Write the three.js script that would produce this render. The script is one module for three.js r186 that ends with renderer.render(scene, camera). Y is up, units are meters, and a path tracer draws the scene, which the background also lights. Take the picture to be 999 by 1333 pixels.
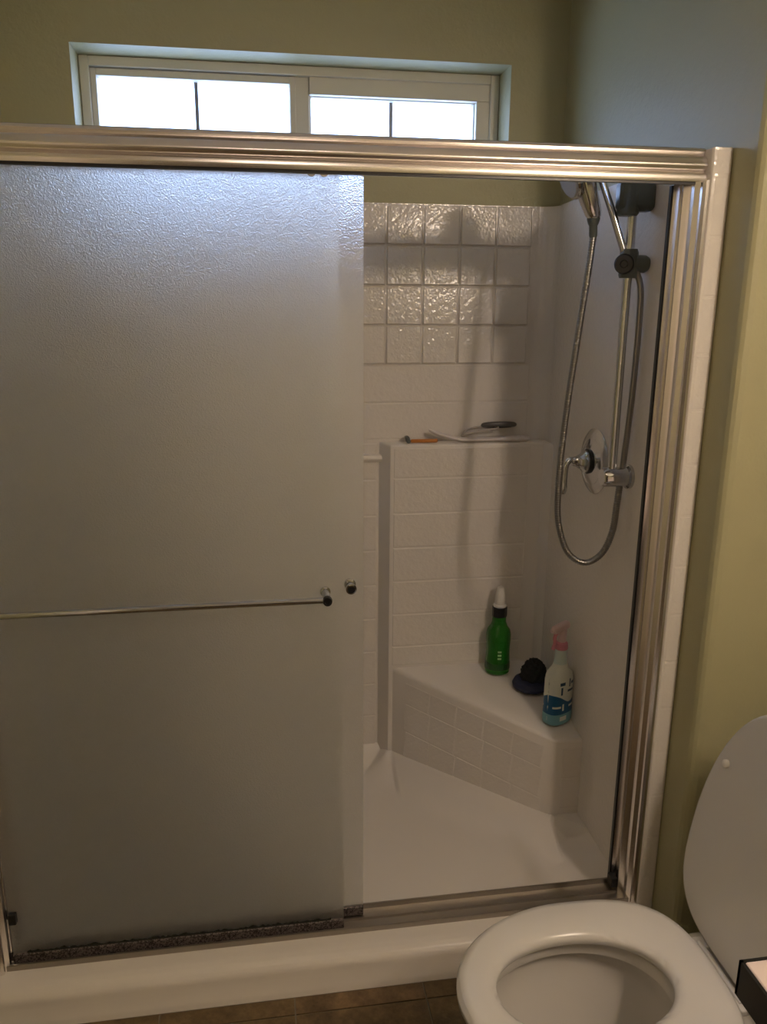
import * as THREE from 'three';
import { mergeGeometries, toCreasedNormals } from 'three/addons/utils/BufferGeometryUtils.js';
import { RectAreaLightUniformsLib } from 'three/addons/lights/RectAreaLightUniformsLib.js';
import { RoundedBoxGeometry } from 'three/addons/geometries/RoundedBoxGeometry.js';

// ---------------------------------------------------------------- camera, sky, exposure
const EYE = 1.56;                                   // floor is y = 0
const scene = new THREE.Scene();
const camera = new THREE.PerspectiveCamera(64.23, 999 / 1333, 0.02, 60);
{
  const yaw = THREE.MathUtils.degToRad(9), pitch = THREE.MathUtils.degToRad(14.8), roll = THREE.MathUtils.degToRad(0.42);
  const fwd = new THREE.Vector3(Math.sin(yaw) * Math.cos(pitch), -Math.sin(pitch), -Math.cos(yaw) * Math.cos(pitch));
  const right = new THREE.Vector3(Math.cos(yaw), 0, Math.sin(yaw));
  const up = new THREE.Vector3().crossVectors(right, fwd);
  camera.position.set(0, EYE, 1.65);
  camera.up.copy(up).multiplyScalar(Math.cos(roll)).addScaledVector(right, -Math.sin(roll));
  camera.lookAt(camera.position.clone().add(fwd));
}
const SKY = new THREE.Color().setRGB(0.42, 0.59, 1.0), SKY_LEVEL = 7.8;      // even overcast daylight
scene.background = SKY;
scene.backgroundIntensity = SKY_LEVEL;
const LAMP_COLOR = new THREE.Color().setRGB(1, 0.79, 0.62), LAMP_CANDELA = 0.93, CEILING_NITS = 5.5;
RectAreaLightUniformsLib.init();
const renderer = new THREE.WebGLRenderer({ antialias: true });
renderer.toneMapping = THREE.LinearToneMapping;
renderer.toneMappingExposure = 1.0;
renderer.shadowMap.enabled = true;

// ---------------------------------------------------------------- helpers
let seed = 7;
const rnd = () => { seed = (seed * 1664525 + 1013904223) >>> 0; return seed / 4294967296; };
const V = (x, y, z) => new THREE.Vector3(x, y, z);
const M4 = () => new THREE.Matrix4();
const used = new Map();
function numbered(n) {
  const k = used.get(n) || 0; used.set(n, k + 1);
  return k ? n + '_' + String(k).padStart(3, '0') : n;
}
function obj(name, geo, mat, parent) {
  const m = new THREE.Mesh(Array.isArray(geo) ? join(geo) : geo, mat);
  m.name = parent ? name : numbered(name);
  m.castShadow = m.receiveShadow = true;
  if (parent) {
    const n = parent.children.filter((c) => c.userData.stem === name).length;
    m.userData.stem = name;
    if (n) m.name = name + '_' + String(n).padStart(3, '0');
    parent.add(m);
  } else scene.add(m);
  return m;
}
function thing(name, label, category, pos = [0, 0, 0], group) {
  const o = new THREE.Group(); o.name = numbered(name); o.position.set(...pos); scene.add(o);
  o.userData = { label, category }; if (group) o.userData.group = group;
  return o;
}
function struct(name, geo, mat) { const m = obj(name, geo, mat); m.userData.kind = 'structure'; return m; }
function join(list) {
  const a = list.map((g) => {
    g = g.index ? g.toNonIndexed() : g;
    const o = new THREE.BufferGeometry();
    o.setAttribute('position', g.attributes.position); o.setAttribute('normal', g.attributes.normal);
    o.setAttribute('uv', g.attributes.uv || new THREE.BufferAttribute(new Float32Array(g.attributes.position.count * 2), 2));
    return o;
  });
  return a.length === 1 ? a[0] : mergeGeometries(a);
}
// uv in metres, from the dominant direction of each face
function metric(g, ox = 0, oy = 0) {
  g = g.index ? g.toNonIndexed() : g;
  const p = g.attributes.position, uv = new Float32Array(p.count * 2);
  const a = V(), b = V(), c = V();
  for (let i = 0; i < p.count; i += 3) {
    a.fromBufferAttribute(p, i); b.fromBufferAttribute(p, i + 1); c.fromBufferAttribute(p, i + 2);
    const n = b.clone().sub(a).cross(c.clone().sub(a)); const ax = Math.abs(n.x), ay = Math.abs(n.y), az = Math.abs(n.z);
    [a, b, c].forEach((q, k) => {
      const [u, v] = ax >= ay && ax >= az ? [q.z, q.y] : ay >= az ? [q.x, q.z] : [q.x, q.y];
      uv[(i + k) * 2] = u + ox; uv[(i + k) * 2 + 1] = v + oy;
    });
  }
  g.setAttribute('uv', new THREE.BufferAttribute(uv, 2));
  return g;
}
// axis-aligned box between two corners
function bx(x0, y0, z0, x1, y1, z1, r = 0, seg = 2) {
  const w = x1 - x0, h = y1 - y0, d = z1 - z0;
  const g = r ? new RoundedBoxGeometry(w, h, d, seg, Math.min(r, w / 2.01, h / 2.01, d / 2.01)) : new THREE.BoxGeometry(w, h, d);
  g.translate((x0 + x1) / 2, (y0 + y1) / 2, (z0 + z1) / 2);
  return metric(g);
}
// a closed 2-D outline [[a, b], ...] run along an axis from t0 to t1
function prism(pts, axis, t0, t1, bevel = 0, seg = 2, curve = 12) {
  const s = pts instanceof THREE.Shape ? pts : new THREE.Shape(pts.map((p) => new THREE.Vector2(p[0], p[1])));
  const g = new THREE.ExtrudeGeometry(s, { depth: t1 - t0 - 2 * bevel, bevelEnabled: bevel > 0, bevelSize: bevel, bevelThickness: bevel, bevelOffset: -bevel, bevelSegments: seg, curveSegments: curve });
  g.translate(0, 0, bevel);
  if (axis === 'x') g.applyMatrix4(M4().makeBasis(V(0, 0, 1), V(0, 1, 0), V(-1, 0, 0))).translate(t1, 0, 0);      // outline (z, y)
  else if (axis === 'y') g.applyMatrix4(M4().makeBasis(V(1, 0, 0), V(0, 0, 1), V(0, -1, 0))).translate(0, t1, 0); // outline (x, z)
  else g.translate(0, 0, t0);                                                                                  // outline (x, y)
  return g;
}
const smooth = (g, deg = 40) => toCreasedNormals(g.index ? g.toNonIndexed() : g, THREE.MathUtils.degToRad(deg));
function tube(pts, r, seg = 48, rad = 12) { return new THREE.TubeGeometry(new THREE.CatmullRomCurve3(pts), seg, r, rad); }
// a rod from a to b, or a lathe profile [[radius, t], ...] with t in metres from a towards b
function rod(a, b, r0, r1 = r0, n = 20) { const L = a.distanceTo(b); return turned(a, b, [[0, 0], [r0, 0], [r1, L], [0, L]], n); }
function turned(a, b, prof, n = 28) {
  const g = new THREE.LatheGeometry(prof.map((p) => new THREE.Vector2(p[0], p[1])), n);
  const q = new THREE.Quaternion().setFromUnitVectors(V(0, 1, 0), b.clone().sub(a).normalize());
  return smooth(g, 35).applyQuaternion(q).translate(a.x, a.y, a.z);
}
// rings of equal point count joined to a skin
function loft(rings, close = [false, false]) {
  const n = rings[0].length, pos = [], idx = [], uv = [];
  rings.forEach((r, i) => r.forEach((p, k) => { pos.push(p.x, p.y, p.z); uv.push(k / n, i / rings.length); }));
  for (let i = 0; i + 1 < rings.length; i++) for (let k = 0; k < n; k++) {
    const a = i * n + k, b = i * n + (k + 1) % n, c = a + n, d = b + n;
    idx.push(a, c, b, b, c, d);
  }
  close.forEach((on, e) => {
    if (!on) return;
    const r = rings[e ? rings.length - 1 : 0], m = r.reduce((s, p) => s.add(p), V()).divideScalar(n), at = pos.length / 3, o = e ? (rings.length - 1) * n : 0;
    pos.push(m.x, m.y, m.z); uv.push(0.5, 0.5);
    for (let k = 0; k < n; k++) e ? idx.push(o + k, at, o + (k + 1) % n) : idx.push(o + k, o + (k + 1) % n, at);
  });
  const g = new THREE.BufferGeometry();
  g.setAttribute('position', new THREE.Float32BufferAttribute(pos, 3)); g.setAttribute('uv', new THREE.Float32BufferAttribute(uv, 2));
  g.setIndex(idx); g.computeVertexNormals();
  return g;
}

// ---------------------------------------------------------------- textures
function lattice(n, s) { let k = s; const a = new Float32Array(n * n); for (let i = 0; i < n * n; i++) { k = (k * 1664525 + 1013904223) >>> 0; a[i] = k / 4294967296; } return a; }
function tileNoise(n, s) {
  const a = lattice(n, s);
  return (u, v) => {
    const x = ((u % 1) + 1) % 1 * n, y = ((v % 1) + 1) % 1 * n, i = Math.floor(x), j = Math.floor(y), f = x - i, g = y - j;
    const e = f * f * (3 - 2 * f), h = g * g * (3 - 2 * g), at = (p, q) => a[((q + n) % n) * n + (p + n) % n];
    return (at(i, j) * (1 - e) + at(i + 1, j) * e) * (1 - h) + (at(i, j + 1) * (1 - e) + at(i + 1, j + 1) * e) * h;
  };
}
// fn(u, v) -> grey or [r, g, b] in 0..1; the texture spans `metres` of surface
function tex(size, metres, fn, color = false) {
  const d = new Uint8Array(size * size * 4);
  for (let y = 0; y < size; y++) for (let x = 0; x < size; x++) {
    let c = fn((x + 0.5) / size, (y + 0.5) / size); if (!Array.isArray(c)) c = [c, c, c];
    for (let k = 0; k < 3; k++) d[(y * size + x) * 4 + k] = Math.max(0, Math.min(255, c[k] * 255));
    d[(y * size + x) * 4 + 3] = 255;
  }
  const t = new THREE.DataTexture(d, size, size);
  t.wrapS = t.wrapT = THREE.RepeatWrapping; t.magFilter = t.minFilter = THREE.LinearFilter;
  t.repeat.set(1 / metres, 1 / metres); if (color) t.colorSpace = THREE.SRGBColorSpace;
  t.needsUpdate = true;
  return t;
}
const n1 = tileNoise(16, 1), n2 = tileNoise(40, 2), n3 = tileNoise(96, 3), n4 = tileNoise(200, 4);
const orangePeel = tex(512, 0.4, (u, v) => 0.5 * n2(u, v) + 0.3 * n3(u, v) + 0.2 * n1(u, v));
const wallBump = tex(512, 0.5, (u, v) => 0.35 * n3(u, v) + 0.45 * n2(u, v) + 0.2 * n4(u, v));
const pebble = tex(1024, 0.3, (u, v) => 0.3 * n3(u, v) + 0.7 * n4(u, v));
const brushed = tex(512, 0.5, (u, v) => 0.5 * n4(u * 0.05, v * 2) + 0.5 * n3(u * 0.04 + 0.3, v * 3));
const grain = tex(512, 0.6, (u, v) => {
  const t = 0.35 * n1(u, v) + 0.3 * n2(u + 0.2, v) + 0.2 * n3(u, v) + 0.15 * n4(u, v), k = 0.62 + 0.62 * t;
  return [0.60 * k, 0.51 * k, 0.40 * k];
}, true);
const grime = tex(256, 0.12, (u, v) => {
  const t = 0.5 * n2(u, v) + 0.5 * n3(u, v), k = 0.45 + 0.55 * Math.min(1, Math.max(0, (t - 0.35) * 4));
  return [0.50 * k, 0.46 * k, 0.45 * k];
}, true);

// ---------------------------------------------------------------- materials
const std = (o) => new THREE.MeshStandardMaterial(o), phy = (o) => new THREE.MeshPhysicalMaterial(o);
const lin = (r, g, b) => new THREE.Color().setRGB(r, g, b);
const MT = {
  paint: std({ color: lin(0.43, 0.41, 0.245), roughness: 0.5, bumpMap: wallBump, bumpScale: 0.0008 }),
  ceiling: std({ color: lin(0.78, 0.76, 0.70), roughness: 0.9 }),
  acrylic: phy({ color: lin(0.78, 0.74, 0.69), roughness: 0.18, bumpMap: orangePeel, bumpScale: 0.0011 }),
  acrylicPlain: phy({ color: lin(0.78, 0.74, 0.69), roughness: 0.3 }),
  joint: std({ color: lin(0.60, 0.55, 0.48), roughness: 0.6 }),
  aluminium: phy({ color: lin(0.88, 0.84, 0.82), metalness: 1, roughness: 0.24, bumpMap: brushed, bumpScale: 0.00003 }),
  track: phy({ color: lin(0.40, 0.37, 0.33), metalness: 1, roughness: 0.42 }),
  chrome: phy({ color: lin(0.60, 0.61, 0.63), metalness: 1, roughness: 0.13 }),
  hose: phy({ color: lin(0.33, 0.325, 0.32), metalness: 1, roughness: 0.3 }),
  darkGrey: std({ color: lin(0.09, 0.105, 0.095), roughness: 0.35 }),
  black: std({ color: lin(0.012, 0.012, 0.014), roughness: 0.35 }),
  frosted: phy({ color: lin(0.97, 0.98, 0.96), transmission: 0.95, thickness: 0.005, ior: 1.5, roughness: 0.33, bumpMap: pebble, bumpScale: 0.0008 }),
  pane: phy({ color: lin(1, 1, 1), transmission: 1, thickness: 0, roughness: 0 }),
  vinyl: std({ color: lin(0.70, 0.67, 0.58), roughness: 0.45 }),
  muntin: std({ color: lin(0.16, 0.15, 0.13), roughness: 0.5 }),
  ceramic: phy({ color: lin(0.66, 0.635, 0.595), roughness: 0.1, clearcoat: 0.5, clearcoatRoughness: 0.05 }),
  seat: phy({ color: lin(0.72, 0.705, 0.68), roughness: 0.22 }),
  grimeMetal: std({ map: grime, metalness: 0.4, roughness: 0.6 }),
  mildew: std({ color: lin(0.02, 0.022, 0.016), roughness: 0.9 }),
  grout: std({ color: lin(0.22, 0.19, 0.14), roughness: 0.95 }),
  floorTile: [0, 1, 2].map((i) => std({ map: grain, color: lin(0.6 - 0.04 * i, 0.56 - 0.03 * i, 0.46 - 0.04 * i), roughness: 0.6, bumpMap: orangePeel, bumpScale: 0.001 })),
  white: std({ color: lin(0.8, 0.78, 0.74), roughness: 0.35 }),
  water: phy({ color: lin(0.9, 0.93, 0.9), transmission: 1, thickness: 0.05, roughness: 0, ior: 1.33 }),
};
const Y = (r) => r + EYE;                          // heights below are read relative to the eye

// ---------------------------------------------------------------- the room
const XL = -0.64, XS = 0.95, XR = 1.2, ZB = -0.842, ZN = 0.14, ZF = 2.7, CEIL = 2.44;
const XI = -0.61, XO = 0.907, ZI = -0.83, TOP = Y(0.262), ZC = 0.11;
struct('ceiling', bx(XL - 0.12, CEIL, ZB - 0.25, XR + 0.12, CEIL + 0.1, ZF + 0.12), MT.ceiling);
{ // back wall with the window opening
  const s = new THREE.Shape([[XL - 0.12, 0], [XR + 0.12, 0], [XR + 0.12, CEIL], [XL - 0.12, CEIL]].map((p) => new THREE.Vector2(...p)));
  const h = new THREE.Path(), r = 0.012, x0 = -0.454, x1 = 0.756, y0 = Y(0.335), y1 = Y(0.642);
  h.moveTo(x0, y0); h.lineTo(x0, y1); h.lineTo(x1, y1); h.lineTo(x1, y0); h.closePath(); s.holes.push(h);
  struct('wall_back', metric(prism(s, 'z', ZB - 0.2, ZB)), MT.paint);
}
struct('wall_left', bx(XL - 0.12, 0, ZB - 0.2, XL, CEIL, ZF + 0.12), MT.paint);
struct('wall_right', bx(XR, 0, ZB - 0.2, XR + 0.12, CEIL, ZF + 0.12), MT.paint);
struct('wall_front', bx(XL - 0.12, 0, ZF, XR + 0.12, CEIL, ZF + 0.12), MT.paint);
{ // partition between shower and toilet nook, with a bullnosed corner
  const s = new THREE.Shape(), r = 0.022;
  s.moveTo(XS - 0.025, ZB); s.lineTo(XS, -0.1); s.lineTo(XS, ZN - r); s.absarc(XS + r, ZN - r, r, Math.PI, Math.PI / 2, true);
  s.lineTo(XR, ZN); s.lineTo(XR, ZB); s.closePath();
  struct('wall_partition', metric(smooth(prism(s, 'y', 0, CEIL, 0, 1, 10), 30)), MT.paint);
}
{ // floor: grout bed with tiles
  const f = struct('floor', bx(XL - 0.12, -0.1, ZB - 0.2, XR + 0.12, -0.003, ZF + 0.12), MT.grout);
  const g = 0.004, T = 0.3, xs = [XL, -0.555, -0.255, 0.045, 0.345, 0.645, 0.945, XR], zs = [ZC, 0.158];
  while (zs[zs.length - 1] < ZF) zs.push(Math.min(ZF, zs[zs.length - 1] + T));
  for (let j = 0; j + 1 < zs.length; j++) for (let i = 0; i + 1 < xs.length; i++) {
    if (zs[j] < ZN && xs[i] >= XS) continue;
    const t = obj('tile', bx(xs[i] + g / 2, -0.006, zs[j] + g / 2, xs[i + 1] - g / 2, 0.0005 * rnd(), zs[j + 1] - g / 2), MT.floorTile[Math.floor(rnd() * 3)], f);
    t.name = 'tile_' + String(j * 10 + i).padStart(3, '0');
  }
}
{ // dark door in white casing on the wall behind the viewer
  const d = obj('door_1', bx(-0.5, 0.005, ZF - 0.045, 0.3, 2.03, ZF - 0.001, 0.004), std({ color: lin(0.06, 0.042, 0.035), roughness: 0.35 })); d.userData.kind = 'structure';
  obj('casing', [bx(-0.58, 0, ZF - 0.03, -0.5, 2.11, ZF - 0.001, 0.003), bx(0.3, 0, ZF - 0.03, 0.38, 2.11, ZF - 0.001, 0.003), bx(-0.5, 2.03, ZF - 0.03, 0.3, 2.11, ZF - 0.001, 0.003)], MT.vinyl, d);
  obj('door_handle', turned(V(0.23, 1.0, ZF - 0.046), V(0.23, 1.0, ZF - 0.12), [[0, 0], [0.028, 0], [0.026, 0.008], [0.011, 0.014], [0.011, 0.035], [0.026, 0.045], [0.022, 0.064], [0, 0.068]]), MT.chrome, d);
}
{ // white door in the left wall, beside the viewer
  const w = std({ color: lin(0.8, 0.74, 0.70), roughness: 0.4 }), d = obj('door_2', bx(XL, 0.005, 1.02, XL + 0.02, 2.03, 1.8, 0.003), w); d.userData.kind = 'structure';
  obj('casing', [bx(XL, 0, 0.95, XL + 0.016, 2.1, 1.02, 0.003), bx(XL, 0, 1.8, XL + 0.016, 2.1, 1.87, 0.003), bx(XL, 2.03, 1.02, XL + 0.016, 2.1, 1.8, 0.003)], MT.vinyl, d);
  for (const [y0, y1] of [[0.2, 0.95], [1.1, 1.9]]) obj('panel', bx(XL + 0.02, y0, 1.14, XL + 0.026, y1, 1.68, 0.004), w, d);
  obj('door_handle', turned(V(XL + 0.02, 1.0, 1.74), V(XL + 0.1, 1.0, 1.74), [[0, 0], [0.028, 0], [0.026, 0.008], [0.011, 0.014], [0.011, 0.035], [0.026, 0.045], [0.022, 0.064], [0, 0.068]]), MT.chrome, d);
}
{ // slider window in a deep drywall recess
  const w = new THREE.Group(); w.name = 'window_1'; w.userData.kind = 'structure'; scene.add(w);
  const z0 = -1.0, z1 = -0.965, x0 = -0.453, x1 = 0.755, y0 = Y(0.336), y1 = Y(0.641);
  const ring = (a0, b0, a1, b1, t, zA, zB2, top = t, bot = t) => [bx(a0, b0, zA, a0 + t, b1, zB2, 0.003), bx(a1 - t, b0, zA, a1, b1, zB2, 0.003), bx(a0 + t, b1 - top, zA, a1 - t, b1, zB2, 0.003), bx(a0 + t, b0, zA, a1 - t, b0 + bot, zB2, 0.003)];
  obj('frame', [...ring(x0, y0, x1, y1, 0.026, z0 - 0.03, z1 + 0.012), bx(0.128, y0, z0 - 0.03, 0.186, y1, z1 - 0.012, 0.002), bx(0.186, y1 - 0.072, z0 - 0.03, x1 - 0.02, y1 - 0.02, z1, 0.002), bx(x1 - 0.066, y0, z0 - 0.03, x1 - 0.02, y1 - 0.0725, z1, 0.002)], MT.vinyl, w);
  const s = obj('sash', ring(-0.427, Y(0.36), 0.146, Y(0.613), 0.017, z0 - 0.01, z1 + 0.002, 0.02), MT.vinyl, w);
  obj('pane', bx(-0.412, Y(0.37), z0 + 0.008, 0.13, Y(0.6), z0 + 0.012), MT.pane, s);
  obj('muntin', bx(-0.144, Y(0.37), z0 - 0.004, -0.134, Y(0.6), z0 + 0.006), MT.muntin, s);
  const f = obj('sash', ring(0.184, Y(0.36), 0.694, Y(0.574), 0.008, z0 - 0.03, z0 + 0.012), MT.vinyl, w);
  obj('pane', bx(0.188, Y(0.366), z0 - 0.012, 0.69, Y(0.57), z0 - 0.008), MT.pane, f);
  obj('muntin', bx(0.431, Y(0.366), z0 - 0.024, 0.441, Y(0.57), z0 - 0.014), MT.muntin, f);
}

// ---------------------------------------------------------------- moulded shower stall
const chip = new Map();
function tileGeo(w, h, d = 0.0022, c = 0.0022) { // a raised tile with chamfered edges, face towards +z
  const key = [w, h, d, c].map((n) => n.toFixed(4)).join();
  if (!chip.has(key)) {
    const P = [[-w / 2, -h / 2, 0], [w / 2, -h / 2, 0], [w / 2, h / 2, 0], [-w / 2, h / 2, 0], [-w / 2 + c, -h / 2 + c, d], [w / 2 - c, -h / 2 + c, d], [w / 2 - c, h / 2 - c, d], [-w / 2 + c, h / 2 - c, d]];
    const F = [[4, 5, 6, 7], [0, 1, 5, 4], [1, 2, 6, 5], [2, 3, 7, 6], [3, 0, 4, 7]], pos = [];
    for (const q of F) for (const k of [0, 1, 2, 0, 2, 3]) pos.push(...P[q[k]]);
    const g = new THREE.BufferGeometry(); g.setAttribute('position', new THREE.Float32BufferAttribute(pos, 3)); g.computeVertexNormals();
    chip.set(key, metric(g));
  }
  return chip.get(key);
}
const stall = thing('shower_stall', 'cream moulded shower stall with tile pattern, corner bench and low curb', 'shower stall');
{
  const R = 0.05, yb = Y(-1.557);
  // back panel in plan with coved corners
  const s = new THREE.Shape();
  s.moveTo(XI - 0.0125, ZB + 0.001); s.lineTo(XS - 0.026, ZB + 0.001); s.lineTo(XS - 0.026, ZI + R); s.lineTo(XO, ZI + R);
  s.absarc(XO - R, ZI + R, R, 0, -Math.PI / 2, true); s.lineTo(XI + R, ZI); s.absarc(XI + R, ZI + R, R, -Math.PI / 2, -Math.PI, true);
  s.lineTo(XI - 0.0125, ZI + R); s.closePath();
  const back = obj('back_panel', metric(smooth(prism(s, 'y', yb, TOP, 0, 1, 10), 30)), MT.acrylic, stall);
  const k = 0.004, put = (name, g, m, parent, x, y, z, turn = 0) => { const t = obj(name, g, m, parent); t.position.set(x, y, z); t.rotation.y = turn; return t; };
  const rows = [0.262, 0.146, 0.031, -0.084, -0.200], pitch = 0.111;
  for (let r = 0; r < 4; r++) for (let c = -9; c <= 3; c++) {
    const xc = 0.5055 + pitch * (c + 0.5) - 0.0001;
    if (xc - pitch / 2 < XI + R || xc + pitch / 2 > XO - R + 0.02) continue;
    put('moulded_tile', tileGeo(pitch - k, rows[r] - rows[r + 1] - k, 0.0042, 0.0034), MT.acrylic, back, xc, Y((rows[r] + rows[r + 1]) / 2), ZI + 0.0006).rotation.x = -0.05 + 0.012 * (rnd() - 0.5);
  }
  for (const [a, b] of [[-0.2, -0.316], [-0.316, -0.43]]) put('moulded_course', tileGeo(XO - XI - 2 * R - 0.01, a - b - k), MT.acrylic, back, (XI + XO) / 2, Y((a + b) / 2), ZI);
  for (let r = 0; r < 9; r++) { const a = -0.44 - r * 0.117; put('moulded_course', tileGeo(0.375 - XI - R - 0.01, 0.117 - k), MT.acrylic, back, (0.375 + XI + R) / 2, Y(a - 0.0585), ZI); }
  obj('grab_ledge', smooth(new THREE.CapsuleGeometry(0.012, 0.55, 6, 16).rotateZ(Math.PI / 2).translate(0.12, Y(-0.487), ZI + 0.004), 60), MT.acrylicPlain, stall);
  // side panels with a rounded front edge
  for (const [a, b] of [[XO, XS - 0.0005], [XI, XL + 0.0005]]) {
    const q = new THREE.Shape(), sgn = Math.sign(b - a), r = 0.007, ZE = 0.042;
    q.moveTo(b, ZI + R); q.lineTo(a, ZI + R); q.lineTo(a, ZE - r); q.absellipse(a + sgn * r, ZE - r, r, r, sgn > 0 ? Math.PI : 0, Math.PI / 2, sgn > 0);
    q.absellipse(b - sgn * 0.006, ZE - 0.006, 0.006, 0.006, Math.PI / 2, sgn > 0 ? 0 : Math.PI, sgn > 0); q.closePath();
    const sg = prism(q, 'y', yb, Y(0.262), 0, 1, 8), sp = sg.attributes.position;
    for (let i = 0; i < sp.count; i++) if (sp.getY(i) > 1.5) sp.setY(i, Y(0.262) + 0.026 * (sp.getZ(i) - ZI) / (ZE - ZI));   // the top edge rises to the front
    const p = obj('side_panel', metric(smooth(sg, 30)), MT.acrylic, stall);
    // rounded crown of the panel's front strip
    for (let r2 = 0; r2 < 15; r2++) {
      const y1 = r2 ? 0.29 - 0.053 - 0.1165 * (r2 - 1) - 0.0 : 0.286, y0 = 0.29 - 0.053 - 0.1165 * r2;
      put('moulded_course', tileGeo(0.034, y1 - y0 - 0.0016, 0.0012, 0.0035), MT.acrylic, p, (a + b) / 2 + sgn * 0.001, Y((y0 + y1) / 2), ZE - 0.0006);
    }
  }
  // the projecting lower panel whose top is the shelf
  const ZP = -0.77, q = new THREE.Shape([[0.375, ZI - 0.004], [0.383, ZI + 0.012], [0.4, ZP - 0.008], [0.404, ZP - 0.002], [0.412, ZP], [XO - 0.06, ZP], [XO - 0.02, ZP + 0.012], [XO, ZP + 0.045], [XO + 0.004, ZI - 0.004]].map((p) => new THREE.Vector2(...p)));
  const shelf = obj('shelf', metric(smooth(prism(q, 'y', yb, Y(-0.437), 0.008, 3), 38)), MT.acrylicPlain, stall);
  const ys = [-0.447, -0.542, -0.654, -0.766, -0.878, -0.99, -1.102, -1.17];
  for (let i = 0; i + 1 < ys.length; i++) put('moulded_course', tileGeo(0.43, ys[i] - ys[i + 1] - k, 0.0016), MT.acrylic, shelf, 0.63, Y((ys[i] + ys[i + 1]) / 2), ZP);
  // corner bench
  const ax = 0.418, az = ZP + 0.002, bxx = 0.824, bz = -0.352, topAt = (z) => Y(-1.178 - 0.058 * (z - ZP) / (bz - ZP));
  const bs = new THREE.Shape([[ax, az], [bxx - 0.012, bz - 0.012], [bxx - 0.002, bz - 0.004], [bxx + 0.012, bz], [XO + 0.004, bz], [XO + 0.004, ZP - 0.02], [ax, ZP - 0.02]].map((p) => new THREE.Vector2(...p)));
  const bg = prism(bs, 'y', yb, Y(-1.178), 0.014, 4), bp = bg.attributes.position;
  for (let i = 0; i < bp.count; i++) if (bp.getY(i) > Y(-1.35)) bp.setY(i, bp.getY(i) + topAt(bp.getZ(i)) - topAt(ZP));
  const bench = obj('bench', metric(smooth(bg, 40)), MT.acrylicPlain, stall);
  const dx = bxx - ax - 0.012, dz = bz - az - 0.012, L = Math.hypot(dx, dz), ang = Math.atan2(-dz, dx), nx = -dz / L, nz = dx / L;
  const bt = 0.0995, n = Math.floor(L / bt);
  for (let i = 0; i < n; i++) for (let r = 0; r < 3; r++) {
    const u = L - 0.02 - bt * (i + 0.5), x = ax + dx * u / L, z = az + dz * u / L, yt = topAt(z) - 0.03, h = [0.075, 0.1, 0.1][r], yc = yt - [0.0375, 0.125, 0.225][r];
    const t = put('moulded_tile', tileGeo(bt - 0.0022, h - 0.0022, 0.001, 0.0025), MT.acrylic, bench, x - nx * -0.0 , yc, z, ang);
    t.rotation.set(0, ang, 0); t.rotateZ(-0.1);
  }
  for (let r = 0; r < 2; r++) put('moulded_tile', tileGeo(0.06, 0.1 - 0.003, 0.0014, 0.003), MT.acrylic, bench, 0.879, topAt(bz) - 0.025 - 0.05 - 0.1 * r, bz);
  // pan: a dished floor coved up to walls, bench and curb
  const N = 140, Z0 = ZI - 0.002, Z1 = -0.045, pos = [], idx = [], yF = Y(-1.555), rc = 0.14;
  for (let j = 0; j <= N; j++) for (let i = 0; i <= 2 * N; i++) {
    const x = XI - 0.003 + (XO - XI + 0.006) * i / (2 * N), z = Z0 + (Z1 - Z0) * j / N;
    const d1 = (x - ax) * (dz / L) * -1 + (z - az) * (dx / L);          // distance in front of the bench's long face
    let d = Math.min(x - XI, XO - x, z - ZI);
    d = Math.min(d, x > bxx ? (d1 > 0 ? Math.hypot(0, Math.max(0, z - bz)) : 0) : Math.max(0, Math.max(d1, x < ax ? Math.hypot(ax - x, z - az) : 0)));
    d = Math.min(d, Math.hypot(Math.max(0, 0.4 - x), Math.max(0, z - ZP)));
    const c = d < rc ? 0.075 * (1 - Math.max(d, 0) / rc) ** 2.4 : 0;
    const d2 = Z1 - z, r2 = 0.035, c2 = d2 < r2 ? r2 - Math.sqrt(Math.max(0, r2 * r2 - (r2 - d2) ** 2)) : 0;
    pos.push(x, yF + Math.max(c, c2), z);
  }
  for (let j = 0; j < N; j++) for (let i = 0; i < 2 * N; i++) { const a = j * (2 * N + 1) + i, b = a + 1, c = a + 2 * N + 1, d = c + 1; idx.push(a, c, b, b, c, d); }
  const pg = new THREE.BufferGeometry(); pg.setAttribute('position', new THREE.Float32BufferAttribute(pos, 3)); pg.setIndex(idx); pg.computeVertexNormals();
  pg.setAttribute('uv', new THREE.Float32BufferAttribute(pos.flatMap((p, i) => i % 3 === 1 ? [] : [p]), 2));
  obj('shower_pan', pg, MT.acrylicPlain, stall);
  // curb
  const cs = new THREE.Shape();
  cs.moveTo(-0.06, 0.0); cs.lineTo(-0.06, Y(-1.495)); cs.quadraticCurveTo(-0.056, Y(-1.476), -0.04, Y(-1.476)); cs.lineTo(0.04, Y(-1.478));
  cs.quadraticCurveTo(0.082, Y(-1.48), 0.092, Y(-1.505)); cs.quadraticCurveTo(0.097, Y(-1.53), ZC, Y(-1.556)); cs.lineTo(ZC, 0.0); cs.closePath();
  obj('curb', metric(smooth(prism(cs, 'x', XI - 0.004, XO + 0.004, 0, 1, 10), 40)), MT.acrylicPlain, stall);
}

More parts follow.
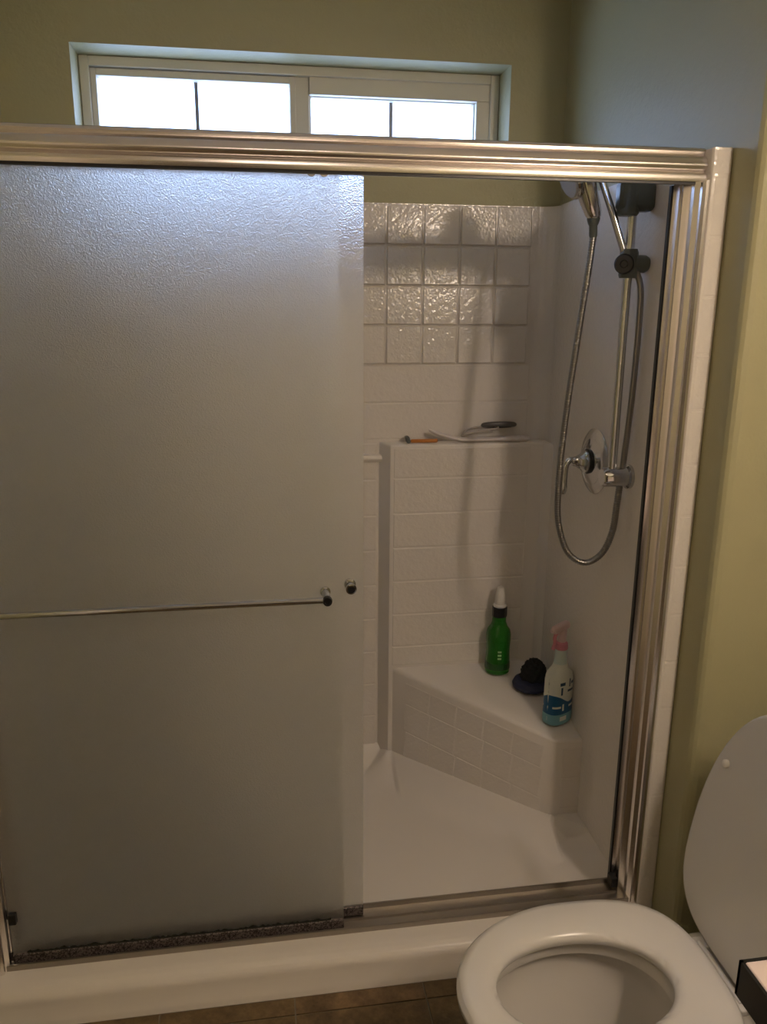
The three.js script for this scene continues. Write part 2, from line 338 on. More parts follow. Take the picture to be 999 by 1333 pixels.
// ---------------------------------------------------------------- aluminium door frame
const frame = thing('shower_door_frame', 'champagne aluminium door frame with ribbed header, jambs and bottom track', 'door frame');
{
  // ribbed header profile (z, y)
  const y0 = Y(0.226), h = new THREE.Shape();
  h.moveTo(-0.052, y0 + 0.004); h.lineTo(-0.052, y0 + 0.064); h.lineTo(0.0, y0 + 0.066);
  h.quadraticCurveTo(0.012, y0 + 0.066, 0.013, y0 + 0.058); h.lineTo(0.008, y0 + 0.053);
  h.quadraticCurveTo(0.024, y0 + 0.046, 0.026, y0 + 0.034); h.lineTo(0.026, y0 + 0.028);
  h.quadraticCurveTo(0.024, y0 + 0.022, 0.016, y0 + 0.02); h.quadraticCurveTo(0.027, y0 + 0.016, 0.026, y0 + 0.008); h.lineTo(0.024, y0); h.lineTo(0.017, y0);
  h.lineTo(0.015, y0 + 0.005); h.closePath();
  obj('header', metric(smooth(prism(h, 'x', XI + 0.001, XO - 0.001, 0, 1, 8), 35)), MT.aluminium, frame);
  obj('glide_channel', bx(XI + 0.001, y0 - 0.005, 0.0095, XO - 0.001, y0 + 0.0045, 0.0205), MT.black, frame);
  // jamb profile (x, z), grooved; right one, then mirrored
  const prof = [[0, -0.05], [0.034, -0.05], [0.034, -0.042], [0.022, -0.038], [0.022, -0.014], [0.031, -0.011], [0.033, -0.002], [0.027, 0.004], [0.022, 0.008], [0.021, 0.02], [0.013, 0.028], [0.012, 0.034], [0.006, 0.037], [0, 0.037]];
  for (const s of [1, -1]) {
    const w = s > 0 ? XO - 0.0005 : XI + 0.0005;
    obj('jamb', metric(smooth(prism(prof.map(([d, z]) => [w - s * d, z]), 'y', Y(-1.477), y0 + 0.002), 25)), MT.aluminium, frame);
    obj('gasket', bx(s > 0 ? w - 0.039 : w + 0.0342, Y(-1.462), -0.0505, s > 0 ? w - 0.0342 : w + 0.039, y0, -0.041), MT.black, frame);
    obj('bumper', bx(s > 0 ? w - 0.045 : w + 0.029, Y(-1.462) + (s < 0 ? 0.1 : 0), s > 0 ? -0.04 : 0.004, s > 0 ? w - 0.029 : w + 0.045, Y(-1.435) + (s < 0 ? 0.1 : 0), s > 0 ? -0.012 : 0.02, 0.002), MT.black, frame);
  }
  // bottom track
  const t = new THREE.Shape([[-0.052, Y(-1.4775)], [-0.052, Y(-1.462)], [-0.048, Y(-1.462)], [-0.046, Y(-1.474)], [-0.016, Y(-1.474)], [-0.014, Y(-1.469)], [-0.011, Y(-1.469)], [-0.009, Y(-1.474)], [0.02, Y(-1.474)], [0.021, Y(-1.463)], [0.025, Y(-1.463)], [0.026, Y(-1.465)], [0.026, Y(-1.4775)]].map((p) => new THREE.Vector2(...p)));
  obj('bottom_track', metric(smooth(prism(t, 'x', XI + 0.001, XO - 0.001), 25)), MT.track, frame);
}

// ---------------------------------------------------------------- sliding frosted doors
function slidingDoor(label, x0, x1, z) {
  const d = thing('sliding_shower_door', label, 'shower door', [(x0 + x1) / 2, Y(-1.468), z]);
  const w = (x1 - x0) / 2, H = 1.69;
  obj('glass_panel', bx(-w, 0.008, -0.0025, w, H + 0.03, 0.0025), MT.frosted, d);
  obj('bottom_rail', metric(prism([[-0.006, -0.003], [-0.006, 0.02], [-0.0028, 0.022], [0.0028, 0.022], [0.006, 0.018], [0.006, -0.003]], 'x', -w, w)), MT.grimeMetal, d);
  return [d, w];
}
const [outer, ow] = slidingDoor('frosted sliding shower door carrying the long chrome towel bar', -0.582, 0.170, 0.006);
const [inner, iw] = slidingDoor('frosted sliding shower door behind, with the small round chrome knob', -0.55, 0.222, -0.03);
{
  // mildew along the bottom rail: a ragged film of dark growth
  const s = new THREE.Shape(); s.moveTo(-ow + 0.03, 0.021);
  for (let i = 0; i <= 120; i++) { const x = -ow + 0.03 + (2 * ow - 0.06) * i / 120; s.lineTo(x, 0.0235 + 0.006 * rnd() * n1(i / 37, 0.3) + 0.001); }
  s.lineTo(ow - 0.03, 0.021); s.closePath();
  obj('mildew', metric(prism(s, 'z', 0.0026, 0.0042)), MT.mildew, outer);
  const hanger = obj('roller_hanger', [bx(ow - 0.068, 1.69, -0.004, ow - 0.008, 1.73, 0.004, 0.003), turned(V(ow - 0.052, 1.692, 0.003), V(ow - 0.052, 1.692, 0.01), [[0, 0], [0.008, 0], [0.008, 0.005], [0, 0.007]]), turned(V(ow - 0.028, 1.692, 0.003), V(ow - 0.028, 1.692, 0.01), [[0, 0], [0.008, 0], [0.008, 0.005], [0, 0.007]])], MT.track, outer);
  const bar = obj('towel_bar', [rod(V(-0.345, 0.856, 0.052), V(0.343, 0.856, 0.052), 0.0065)], MT.chrome, outer);
  for (const x of [-0.335, 0.341]) {
    obj('post', turned(V(x, 0.858, 0.002), V(x, 0.856, 0.058), [[0, 0], [0.011, 0], [0.011, 0.005], [0.008, 0.008], [0.008, 0.05], [0.006, 0.055], [0, 0.056]]), MT.chrome, bar);
    obj('end_cap', turned(V(x, 0.856, 0.05), V(x, 0.856, 0.066), [[0, 0], [0.0098, 0], [0.0105, 0.006], [0.009, 0.014], [0.006, 0.0145], [0.0055, 0.011], [0, 0.011]]), MT.black, bar);
  }
  const knob = obj('knob', turned(V(iw - 0.03, 0.86, 0.0025), V(iw - 0.03, 0.857, 0.034), [[0, 0], [0.0125, 0], [0.0125, 0.005], [0.008, 0.008], [0.008, 0.02], [0.0118, 0.023], [0.0118, 0.031], [0.009, 0.032], [0.0085, 0.03], [0, 0.03]]), MT.chrome, inner);
  obj('knob_insert', turned(V(iw - 0.03, 0.857, 0.0305), V(iw - 0.03, 0.857, 0.04), [[0, 0], [0.0085, 0], [0.008, 0.0022], [0, 0.0025]]), MT.black, knob);
}

// ---------------------------------------------------------------- shower fittings
const bX = 0.86, bZ = -0.2;
{
  const t = thing('slide_rail', 'vertical chrome slide rail with dark grey upper bracket on the shower wall', 'slide rail', [XO, Y(-0.43), bZ]);
  const o = (x, y, z = 0) => V(x - XO, y + 0.43, z);                  // x in room, y relative to the eye, z off the rail
  obj('rail', rod(o(bX, -0.43), o(bX, 0.235), 0.0105), MT.chrome, t);
  const ub = obj('upper_bracket', smooth(new RoundedBoxGeometry(0.086, 0.066, 0.04, 4, 0.014).translate(-0.043, 0.43 + 0.222, 0), 50), MT.darkGrey, t);
  obj('collar', turned(o(bX - 0.012, 0.18), o(bX - 0.012, 0.27), [[0, 0], [0.02, 0], [0.0245, 0.005], [0.0245, 0.06], [0.018, 0.074], [0, 0.076]]), MT.darkGrey, ub);
  obj('lower_bracket', turned(V(0, 0.005, 0), V(-1, 0.005, 0), [[0, 0], [0.03, 0], [0.03, 0.008], [0.024, 0.012], [0.024, 0.066], [0.02, 0.073], [0, 0.076]]), MT.chrome, t);
  obj('riser_pipe', tube([o(bX + 0.018, 0.06, 0.004), o(bX + 0.03, 0.03, 0.006), o(bX + 0.034, -0.05, 0.008), o(bX + 0.032, -0.25, 0.006), o(bX + 0.026, -0.42, 0.0)], 0.0075), MT.hose, t);
  const sl = obj('slider', [turned(o(bX, 0.045), o(bX, 0.11), [[0.0106, 0], [0.019, 0], [0.021, 0.006], [0.021, 0.056], [0.018, 0.064], [0.0106, 0.064]]), turned(o(bX, 0.078, -0.0), o(bX + 0.05, 0.076, 0.0), [[0, 0], [0.019, 0], [0.02, 0.038], [0.016, 0.046], [0, 0.047]])], MT.darkGrey, t);
  obj('slider_knob', turned(o(bX - 0.012, 0.076, 0.008), o(bX - 0.035, 0.074, 0.045), [[0, 0], [0.019, 0], [0.0225, 0.006], [0.0225, 0.017], [0.019, 0.021], [0.009, 0.021], [0.007, 0.018], [0, 0.018]]), MT.black, sl);
  obj('slider_arm', tube([o(bX - 0.012, 0.1, 0), o(bX - 0.045, 0.19, -0.01), o(bX - 0.085, 0.3, -0.03)], 0.0085, 24, 12), MT.chrome, sl);
}
{
  const t = thing('hand_shower', 'chrome hand shower head tilted towards the stall, hung from the rail', 'hand shower', [0.76, Y(0.2), -0.24]);
  const o = (x, y, z) => V(x - 0.76, y - 0.2, z + 0.24);
  const a = o(0.772, 0.205, -0.24), b = o(0.742, 0.31, -0.245);
  const h0 = o(0.787, 0.178, -0.24), h1 = o(0.728, 0.318, -0.232), L = h0.distanceTo(h1), side = V(-0.9, -0.38, 0.05).normalize();
  obj('body', turned(h0, h1, [[0, 0], [0.015, 0], [0.019, 0.012], [0.022, 0.04], [0.025, 0.075], [0.027, 0.11], [0.022, L - 0.006], [0, L]]), MT.chrome, t);
  const hd = obj('spray_head', turned(o(0.742, 0.268, -0.236).addScaledVector(side, 0.006), o(0.742, 0.268, -0.236).addScaledVector(side, 1), [[0, 0], [0.03, 0], [0.045, 0.012], [0.047, 0.018], [0.044, 0.022], [0, 0.023]], 36), MT.chrome, t);
  obj('spray_face', turned(o(0.742, 0.268, -0.236).addScaledVector(side, 0.0285), o(0.742, 0.268, -0.236).addScaledVector(side, 1), [[0, 0], [0.041, 0], [0.038, 0.003], [0, 0.004]], 36), std({ color: lin(0.45, 0.46, 0.47), roughness: 0.35 }), hd);
  obj('connector', turned(o(0.783, 0.195, -0.24), o(0.787, 0.12, -0.24), [[0, 0], [0.014, 0], [0.015, 0.02], [0.012, 0.03], [0.0095, 0.034], [0.0095, 0.055], [0.008, 0.06], [0, 0.06]]), MT.darkGrey, t);
}
{
  const t = thing('shower_hose', 'ribbed metal shower hose hanging in a long loop below the rail', 'hose', [0.84, Y(-0.7), -0.22]);
  const o = (x, y, z) => V(x - 0.84, y + 0.7, z + 0.22);
  const P = [[0.787, 0.15, -0.24], [0.782, 0.08, -0.24], [0.768, -0.08, -0.245], [0.752, -0.28, -0.25], [0.744, -0.45, -0.25], [0.752, -0.56, -0.25], [0.782, -0.635, -0.24], [0.822, -0.655, -0.23], [0.858, -0.63, -0.22], [0.878, -0.57, -0.21], [0.882, -0.5, -0.205], [0.884, -0.435, -0.2]].map((p) => o(...p));
  obj('hose_body', tube(P, 0.0078, 160, 12), MT.hose, t);
  const cv = new THREE.CatmullRomCurve3(P), rg = [];
  for (let i = 2; i < 180; i++) { const q = cv.getPointAt(i / 182), d = cv.getTangentAt(i / 182); rg.push(new THREE.TorusGeometry(0.0078, 0.0011, 5, 12).applyQuaternion(new THREE.Quaternion().setFromUnitVectors(V(0, 0, 1), d)).translate(q.x, q.y, q.z)); }
  const rb = obj('ribbing', rg, MT.hose, t); rb.userData.kind = 'stuff';
}
{
  const t = thing('shower_valve', 'round chrome shower valve plate with a drooping lever handle', 'shower valve', [XO, Y(-0.428), -0.41]);
  obj('escutcheon', turned(V(0, 0, 0), V(-1, 0, 0), [[0, 0], [0.088, 0], [0.089, 0.003], [0.084, 0.007], [0.066, 0.013], [0.062, 0.011], [0.056, 0.012], [0.04, 0.018], [0, 0.019]], 48), MT.chrome, t);
  obj('sleeve', turned(V(-0.012, 0, 0), V(-1, 0, 0), [[0, 0], [0.033, 0], [0.034, 0.012], [0.031, 0.016], [0.0, 0.017]], 36), MT.black, t);
  const h = obj('hub', turned(V(-0.025, 0, 0), V(-1, 0.02, 0), [[0, 0], [0.031, 0], [0.031, 0.008], [0.022, 0.016], [0.014, 0.03], [0.011, 0.042], [0, 0.044]], 36), MT.chrome, t);
  obj('lever', [tube([V(-0.06, 0.001, 0), V(-0.072, 0.006, 0.002), V(-0.083, -0.006, 0.004), V(-0.087, -0.035, 0.006), V(-0.089, -0.078, 0.01)], 0.0085, 30, 12), turned(V(-0.088, -0.052, 0.008), V(-0.0895, -0.092, 0.01), [[0, 0], [0.0075, 0], [0.0095, 0.015], [0.0095, 0.026], [0.006, 0.034], [0, 0.036]])], MT.chrome, h);
}

// ---------------------------------------------------------------- things on the bench and shelf
const benchY = (z) => Y(-1.178 - 0.058 * (z + 0.77) / 0.418);
const green = phy({ color: lin(0.05, 0.36, 0.04), roughness: 0.06, transmission: 0.6, thickness: 0.03, ior: 1.45, attenuationColor: lin(0.15, 0.7, 0.08), attenuationDistance: 0.05 });
{
  const z = -0.715, t = thing('pump_bottle', 'green translucent pump bottle with black collar and white nozzle on the bench', 'bottle', [0.755, benchY(z) + 0.0015, z]);
  t.scale.set(1.14, 1.06, 1.14);
  const up = (p, n = 36) => turned(V(0, 0, 0), V(0, 1, 0), p, n);
  obj('body', up([[0, 0], [0.03, 0], [0.0345, 0.004], [0.035, 0.012], [0.035, 0.04], [0.0335, 0.06], [0.0335, 0.085], [0.035, 0.105], [0.035, 0.125], [0.032, 0.14], [0.024, 0.152], [0.02, 0.165], [0.019, 0.182], [0, 0.183]]), green, t);
  obj('label', up([[0.0352, 0.016], [0.0356, 0.017], [0.0354, 0.038], [0.0352, 0.038]]), std({ color: lin(0.015, 0.09, 0.015), roughness: 0.35 }), t);
  for (const [a, k] of [[0.5, 0.045], [0.8, 0.056], [1.1, 0.067]]) obj('print', new THREE.CylinderGeometry(0.0353, 0.0353, 0.006, 8, 1, true, -0.3, 0.3).translate(0, k + 0.012, 0), std({ color: lin(0.35, 0.55, 0.28), roughness: 0.4, side: THREE.DoubleSide }), t);
  obj('collar', up([[0, 0.183], [0.0205, 0.183], [0.021, 0.186], [0.021, 0.212], [0.019, 0.214], [0, 0.214]]), MT.black, t);
  const p = obj('pump', [up([[0, 0.214], [0.0185, 0.214], [0.0185, 0.219], [0.015, 0.222], [0.0145, 0.245], [0.012, 0.262], [0.009, 0.274], [0, 0.276]]), rod(V(0, 0.262, 0), V(0.01, 0.266, -0.026), 0.006, 0.004, 14)], MT.white, t);
}
{
  const z = -0.612, x = 0.835, t = thing('scrub_puff', 'dark navy and black mesh bath puff sitting between the two bottles', 'bath puff', [x, benchY(z) + 0.002, z]);
  const dk = std({ color: lin(0.012, 0.014, 0.018), roughness: 0.8 }), nv = std({ color: lin(0.02, 0.028, 0.075), roughness: 0.6 });
  // ruffled dome over a ring base
  const ruffle = (R, H, y0, waves, amp, s) => {
    const rings = [];
    for (let i = 0; i <= 14; i++) {
      const a = i / 14 * Math.PI * 0.5, rr = R * Math.cos(a), yy = y0 + H * Math.sin(a), ring = [];
      for (let k = 0; k < 72; k++) { const th = k / 72 * Math.PI * 2, w = amp * (Math.sin(th * waves + i * 1.3 + s) + 0.6 * Math.sin(th * waves * 0.6 - i * 2.1)); ring.push(V(Math.cos(th) * (rr + w * Math.cos(a)), yy + w * 0.6, Math.sin(th) * (rr + w * Math.cos(a)))); }
      rings.push(ring.reverse());
    }
    return loft(rings, [true, true]);
  };
  obj('ring_base', turned(V(0, 0, 0), V(0, 1, 0), [[0, 0], [0.046, 0], [0.056, 0.006], [0.058, 0.016], [0.052, 0.028], [0.04, 0.033], [0, 0.034]], 40), nv, t);
  obj('mesh_puff', ruffle(0.043, 0.072, 0.024, 9, 0.0032, 0.4).translate(0.01, 0, -0.004), dk, t);
}
{
  const z = -0.445, x = 0.861, t = thing('spray_bottle', 'white and blue spray bottle with a pink trigger on the bench end', 'spray bottle', [x, benchY(z) + 0.0015, z]);
  t.rotation.y = 0.5; t.scale.set(1.06, 1.04, 1.06);
  const C = document.createElement('canvas'); C.width = 512; C.height = 256; const g = C.getContext('2d');
  g.fillStyle = '#d8dcd2'; g.fillRect(0, 0, 512, 256);
  for (let r = 0; r < 2; r++) { const X = r * 256;
    g.fillStyle = '#1b5f8f'; g.beginPath(); g.moveTo(X, 120); g.bezierCurveTo(X + 60, 150, X + 90, 165, X + 128, 150); g.bezierCurveTo(X + 170, 138, X + 200, 110, X + 256, 120); g.lineTo(X + 256, 205); g.lineTo(X, 205); g.fill();
    g.fillStyle = '#7fb6c2'; g.fillRect(X, 205, 256, 51);
    g.fillStyle = '#16415f'; g.font = 'bold 60px sans-serif';
    for (const [a, b, w, h] of [[40, 50, 14, 40], [62, 66, 26, 12], [96, 52, 12, 36], [150, 62, 40, 14], [168, 84, 14, 34], [60, 100, 60, 10]]) g.fillRect(X + a, b, w, h);
    g.fillStyle = '#e8ece4'; for (const [a, b, w, h] of [[30, 170, 70, 10], [150, 160, 16, 30], [176, 168, 50, 9], [120, 215, 60, 20]]) g.fillRect(X + a, b, w, h);
  }
  const map = new THREE.CanvasTexture(C); map.colorSpace = THREE.SRGBColorSpace; map.wrapS = THREE.RepeatWrapping;
  const prof = [[0, 0.9], [0.004, 1], [0.02, 1.03], [0.06, 1.0], [0.1, 1.0], [0.135, 0.98], [0.152, 0.84], [0.166, 0.58], [0.18, 0.44], [0.2, 0.38], [0.222, 0.36]];
  const rings = prof.map(([y, k]) => Array.from({ length: 48 }, (_, i) => { const a = -i / 48 * Math.PI * 2, p = y > 0.16 ? 2 : 2.6, c = Math.cos(a), s = Math.sin(a), q = (Math.abs(c) ** p + Math.abs(s) ** p) ** (-1 / p), e = Math.min(1, Math.max(0, (y - 0.13) / 0.06)); return V(c * q * k * 0.044, y, s * q * k * (0.03 + 0.014 * e * 1)); }));
  const bg = loft(rings, [true, true]);
  { const p = bg.attributes.position, uv = bg.attributes.uv; for (let i = 0; i < p.count; i++) uv.setXY(i, Math.atan2(p.getZ(i), p.getX(i)) / (2 * Math.PI) + 0.5, Math.min(1, p.getY(i) / 0.175)); }
  obj('body', bg, phy({ map, roughness: 0.3 }), t);
  const pink = std({ color: lin(0.62, 0.24, 0.30), roughness: 0.4 }), pale = std({ color: lin(0.66, 0.5, 0.5), roughness: 0.4 });
  obj('cap', turned(V(0, 0.222, 0), V(0, 1, 0), [[0, 0], [0.017, 0], [0.018, 0.004], [0.017, 0.018], [0.012, 0.022], [0, 0.022]]), pink, t);
  obj('sprayer', [new RoundedBoxGeometry(0.062, 0.022, 0.02, 3, 0.007).rotateZ(0.12).translate(-0.008, 0.288, 0), rod(V(0, 0.24, 0), V(0.002, 0.285, 0), 0.011, 0.012, 16), rod(V(-0.035, 0.286, 0), V(-0.046, 0.285, 0), 0.006, 0.005, 14)], pale, t);
  obj('trigger', tube([V(-0.02, 0.28, 0), V(-0.03, 0.262, 0), V(-0.028, 0.245, 0), V(-0.036, 0.228, 0)], 0.0052, 20, 10), pink, t);
}
{
  const y = Y(-0.437) + 0.0012, z = -0.79;
  const r = thing('razor', 'orange handled razor with a small grey head on the left end of the shelf', 'razor', [0.50, y, z]);
  obj('handle', smooth(new THREE.CapsuleGeometry(0.006, 0.075, 6, 14).scale(1, 1, 0.9).rotateZ(Math.PI / 2).translate(0.012, 0.0062, 0), 60), std({ color: lin(0.55, 0.21, 0.045), roughness: 0.4 }), r);
  obj('head', smooth(new RoundedBoxGeometry(0.012, 0.02, 0.034, 3, 0.004).rotateZ(0.3).translate(-0.04, 0.0115, 0), 50), std({ color: lin(0.13, 0.14, 0.13), roughness: 0.4 }), r);
  const b = thing('bath_brush', 'long white curved bath brush handle lying along the shelf', 'bath brush', [0.68, y, z + 0.006]);
  const prof = (i) => { const u = i / 30; return [-0.155 + 0.32 * u, 0.0085 + 0.03 * Math.max(0, 0.35 - u) ** 1.4 * 4.5, 0.011 + 0.006 * Math.sin(Math.PI * Math.min(1, u * 1.1)) + 0.005 * Math.max(0, Math.min(1, (u - 0.7) * 6)), 0.0065 + 0.004 * Math.max(0, Math.min(1, (u - 0.7) * 6))]; };
  const rings = []; for (let i = 0; i <= 30; i++) { const [x, yy, w, h] = prof(i), e = i === 0 || i === 30 ? 0.6 : 1; rings.push(Array.from({ length: 20 }, (_, k) => { const a = k / 20 * Math.PI * 2; return V(x, yy + Math.sin(a) * h * e, Math.cos(a) * w * e); })); }
  obj('handle', loft(rings, [true, true]), std({ color: lin(0.72, 0.66, 0.64), roughness: 0.35 }), b);
  const m = thing('looped_strap', 'dark grey oval hoop with a thin pale loop lying on the white brush', 'strap', [0.715, y + 0.013, z - 0.005]);
  obj('loop', tube([V(-0.085, 0.004, 0.004), V(-0.07, 0.022, 0), V(-0.03, 0.032, -0.004), V(0.02, 0.036, -0.004), V(0.03, 0.03, 0.012), V(-0.02, 0.024, 0.014), V(-0.07, 0.01, 0.012), V(-0.085, 0.004, 0.004)], 0.0032, 60, 10), std({ color: lin(0.42, 0.38, 0.35), roughness: 0.35 }), m);
  const oval = new THREE.TorusGeometry(0.036, 0.0085, 12, 40).scale(1.3, 0.6, 0.9).rotateX(Math.PI / 2 - 0.3).translate(0.035, 0.038, 0);
  obj('hoop', oval, std({ color: lin(0.1, 0.095, 0.09), roughness: 0.3 }), m);
}

// ---------------------------------------------------------------- toilet
{
  const cz = 0.555, t = thing('toilet', 'white toilet with its seat down and lid raised beside the shower', 'toilet', [0.6, 0, cz]);
  const egg = (cx, front, backL, w, nF, nB, y, N = 72) => Array.from({ length: N }, (_, i) => {
    const a = i / N * Math.PI * 2, c = Math.cos(a), s = Math.sin(a), n = c < 0 ? nF : nB, L = c < 0 ? front : backL;
    return V(cx - 0.6 + Math.sign(c) * Math.abs(c) ** (2 / n) * L, y, Math.sign(s) * Math.abs(s) ** (2 / n) * w);
  });
  // bowl: outside from foot to rim, over the rim and down inside
  const o = [[0.66, 0.20, 0.19, 0.115, 2.3, 0.0], [0.66, 0.20, 0.19, 0.113, 2.3, 0.02], [0.66, 0.18, 0.18, 0.1, 2.2, 0.07], [0.655, 0.19, 0.18, 0.108, 2.2, 0.16], [0.62, 0.235, 0.2, 0.15, 2.1, 0.26], [0.58, 0.25, 0.22, 0.178, 2.1, 0.33], [0.56, 0.24, 0.23, 0.184, 2.1, 0.365], [0.558, 0.236, 0.23, 0.183, 2.1, 0.378], [0.555, 0.228, 0.222, 0.176, 2.1, 0.3825], [0.548, 0.185, 0.16, 0.13, 2.1, 0.3825], [0.545, 0.178, 0.154, 0.122, 2.1, 0.376], [0.543, 0.178, 0.154, 0.122, 2.1, 0.352], [0.543, 0.195, 0.17, 0.138, 2.1, 0.345], [0.548, 0.195, 0.17, 0.138, 2.1, 0.32], [0.565, 0.18, 0.15, 0.122, 2.1, 0.28], [0.585, 0.15, 0.128, 0.1, 2.0, 0.22], [0.605, 0.11, 0.1, 0.078, 2.0, 0.17], [0.61, 0.07, 0.07, 0.055, 2.0, 0.135], [0.61, 0.03, 0.03, 0.028, 2.0, 0.12]];
  obj('bowl', smooth(loft(o.map(([cx, f, b, w, n, y]) => egg(cx, f, b, w, 2, n, y).reverse()), [true, true]), 50), MT.ceramic, t);
  obj('water', loft([egg(0.603, 0.115, 0.104, 0.08, 2, 2, 0.178).reverse()], [false, true]), MT.water, t);
  // seat ring
  const ring = [[0, 0.386], [0.004, 0.384], [0.004, 0.4], [0.0005, 0.4055], [-0.008, 0.41]];
  const sOut = (d, y) => egg(0.56, 0.25 + d, 0.222 + d, 0.197 + d, 2.0, 3.0, y).reverse(), sIn = (d, y) => egg(0.543, 0.163 + d, 0.148 + d, 0.104 + d, 2.1, 2.1, y).reverse();
  obj('seat', smooth(loft([sIn(0.004, 0.3855), sOut(-0.006, 0.3855), sOut(0, 0.39), sOut(0, 0.4), sOut(-0.006, 0.4075), sOut(-0.018, 0.411), sIn(0.022, 0.412), sIn(0.01, 0.409), sIn(0.002, 0.403), sIn(0, 0.396), sIn(0.004, 0.3855)]), 60), MT.seat, t);
  obj('hinge', [rod(V(0.19, 0.392, -0.07), V(0.19, 0.392, 0.07), 0.006, 0.006, 16), bx(0.18, 0.382, -0.085, 0.205, 0.394, -0.055, 0.003), bx(0.18, 0.382, 0.055, 0.205, 0.394, 0.085, 0.003)], MT.seat, t);
  // raised lid
  const ls = new THREE.Shape(), q = [];
  for (let i = 0; i < 80; i++) { const a = i / 80 * Math.PI * 2, c = Math.cos(a), s = Math.sin(a), n = s > 0 ? 2.05 : 3.2, e = s > 0 ? 0.322 : 0.17; q.push(new THREE.Vector2(Math.sign(c) * Math.abs(c) ** (2 / n) * 0.192, 0.17 + Math.sign(s) * Math.abs(s) ** (2 / n) * e)); }
  ls.setFromPoints(q);
  const tilt = 0.14, lg = smooth(prism(ls, 'z', 0, 0.02, 0.006, 3), 40).applyMatrix4(M4().makeBasis(V(0, 0, -1), V(Math.sin(tilt), Math.cos(tilt), 0), V(Math.cos(tilt), -Math.sin(tilt), 0))).translate(0.198, 0.394, 0);
  const lid = obj('lid', lg, MT.seat, t);
  const on = (u, s) => V(0.198 + s * Math.sin(tilt), 0.394 + s * Math.cos(tilt), u);
  for (const u of [-0.135, 0.135]) obj('bumper', turned(on(u, 0.335), on(u, 0.335).add(V(-Math.cos(tilt), Math.sin(tilt), 0)), [[0, 0], [0.008, 0], [0.0075, 0.005], [0.004, 0.008], [0, 0.0085]]), MT.white, lid);
  // tank and deck
  obj('deck', bx(0.17, 0.25, -0.12, 0.55, 0.385, 0.12, 0.03, 4), MT.ceramic, t);
  obj('tank', smooth(new RoundedBoxGeometry(0.19, 0.36, 0.42, 4, 0.03).translate(0.465, 0.56, 0), 50), MT.ceramic, t);
  obj('tank_lid', smooth(new RoundedBoxGeometry(0.205, 0.035, 0.44, 4, 0.012).translate(0.464, 0.757, 0), 50), MT.ceramic, t);
  obj('flush_handle', [rod(V(0.371, 0.69, 0.14), V(0.358, 0.69, 0.14), 0.012), tube([V(0.358, 0.69, 0.14), V(0.354, 0.687, 0.165), V(0.354, 0.681, 0.195)], 0.0055, 16, 10)], MT.chrome, t);
}

// ---------------------------------------------------------------- vanity corner at the lower right
{
  const x0 = 0.534, z0 = 0.942, t = thing('vanity', 'black edged vanity counter with a pale pink top beside the toilet', 'vanity', [x0, 0, z0]);
  const W = XR - 0.002 - x0, D = 1.0, h = Y(-0.74);
  obj('cabinet', bx(0.06, 0.0, 0.04, W, h - 0.047, D - 0.03, 0.003), MT.black, t);
  obj('countertop', bx(0.004, h - 0.04, 0.004, W, h, D - 0.004, 0.003), std({ color: lin(0.74, 0.62, 0.60), roughness: 0.3 }), t);
  obj('edge_band', [bx(0, h - 0.048, 0, 0.0042, h - 0.001, D), bx(0, h - 0.048, 0, W, h - 0.001, 0.0042), bx(0, h - 0.048, D - 0.0042, W, h - 0.001, D), bx(0.004, h - 0.048, 0.004, W, h - 0.04, D - 0.004)], MT.black, t);
  for (const z of [0.06, 0.5]) { const d = obj('door', bx(0.045, 0.1, z, 0.06, h - 0.08, z + 0.42, 0.004), MT.black, t); obj('knob', turned(V(0.045, 0.5, z + (z < 0.3 ? 0.38 : 0.04)), V(-1, 0.5, z + (z < 0.3 ? 0.38 : 0.04)), [[0, 0], [0.006, 0], [0.006, 0.01], [0.014, 0.016], [0.012, 0.022], [0, 0.024]]), MT.chrome, d); }
}

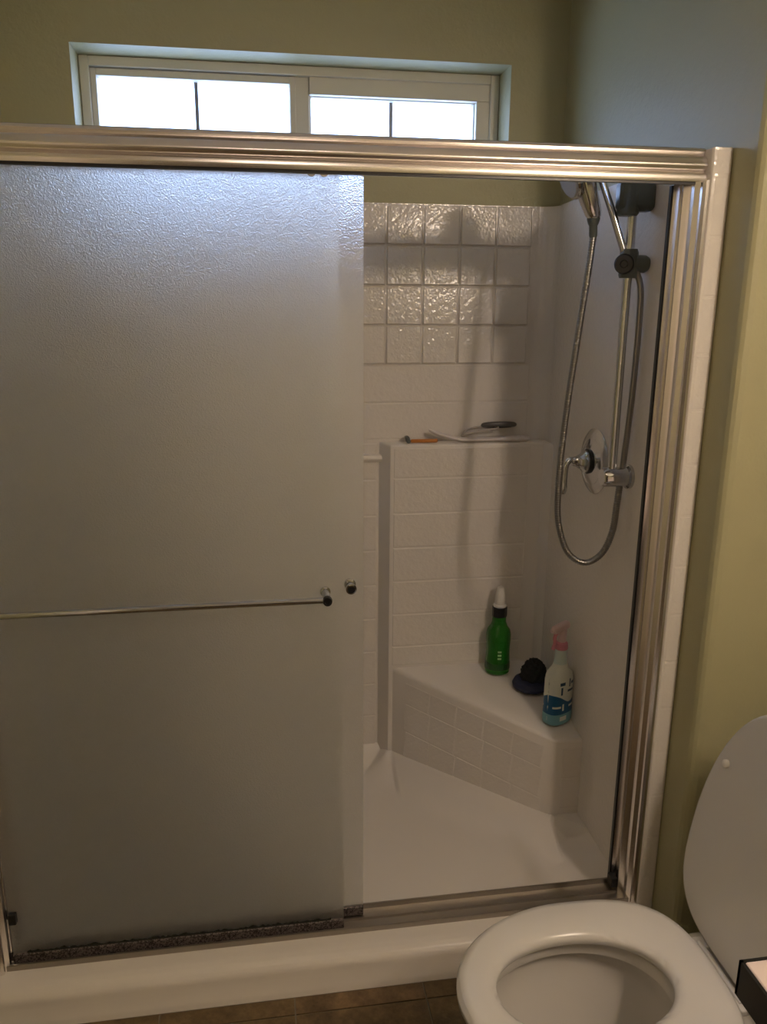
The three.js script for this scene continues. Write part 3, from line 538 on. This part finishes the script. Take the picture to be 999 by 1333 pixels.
// ---------------------------------------------------------------- vanity lamp on the right wall, outside the frame
{
  const y = Y(0.5), zc = 1.5, t = thing('vanity_light', 'chrome wall light bar with three frosted shades above the vanity', 'wall light', [XR, y, zc]);
  obj('backplate', bx(-0.022, 0.07, -0.3, -0.0005, 0.15, 0.3, 0.008), MT.chrome, t);
  const glow = std({ color: lin(0.9, 0.85, 0.75), emissive: LAMP_COLOR, emissiveIntensity: 2.5, roughness: 0.4 });
  const opal = phy({ color: lin(0.85, 0.82, 0.75), transmission: 0.55, thickness: 0, roughness: 0.95, side: THREE.DoubleSide });
  for (const z of [-0.18, 0, 0.18]) {
    const x = -0.11;
    obj('arm', tube([V(-0.02, 0.11, z), V(-0.06, 0.14, z), V(x, 0.13, z), V(x, 0.1, z)], 0.008, 20, 10), MT.chrome, t);
    obj('shade', turned(V(x, 0, z), V(x, 1, z), [[0.078, 0.022], [0.074, 0.045], [0.06, 0.08], [0.03, 0.105], [0.012, 0.11]], 36), opal, t);
    obj('bulb', new THREE.SphereGeometry(0.042, 28, 18).translate(x, 0.012, z), glow, t);
    const l = new THREE.PointLight(LAMP_COLOR, LAMP_CANDELA, 0, 2); l.position.set(x, 0.012, z); l.castShadow = true; l.shadow.radius = 2; l.name = 'bulb_light'; t.add(l);
  }
}
{
  // flush ceiling light, outside the frame: a soft fill from above
  const x = 0.1, z = 1.25, t = thing('ceiling_light', 'square flush ceiling light with a white diffuser over the bathroom floor', 'ceiling light', [x, CEIL, z]);
  obj('housing', [bx(-0.19, -0.05, -0.19, 0.19, -0.0005, -0.17, 0.003), bx(-0.19, -0.05, 0.17, 0.19, -0.0005, 0.19, 0.003), bx(-0.19, -0.05, -0.17, -0.17, -0.0005, 0.17, 0.003), bx(0.17, -0.05, -0.17, 0.19, -0.0005, 0.17, 0.003)], MT.white, t);
  obj('diffuser', bx(-0.17, -0.046, -0.17, 0.17, -0.04, 0.17), std({ color: lin(0.85, 0.83, 0.78), emissive: LAMP_COLOR, emissiveIntensity: 1.5, roughness: 0.6 }), t);
  const l = new THREE.RectAreaLight(LAMP_COLOR, CEILING_NITS, 0.33, 0.33); l.position.set(0, -0.052, 0); l.lookAt(0, -5, 0); l.rotation.set(-Math.PI / 2, 0, 0); l.name = 'diffuser_light'; t.add(l);
}
renderer.render(scene, camera);
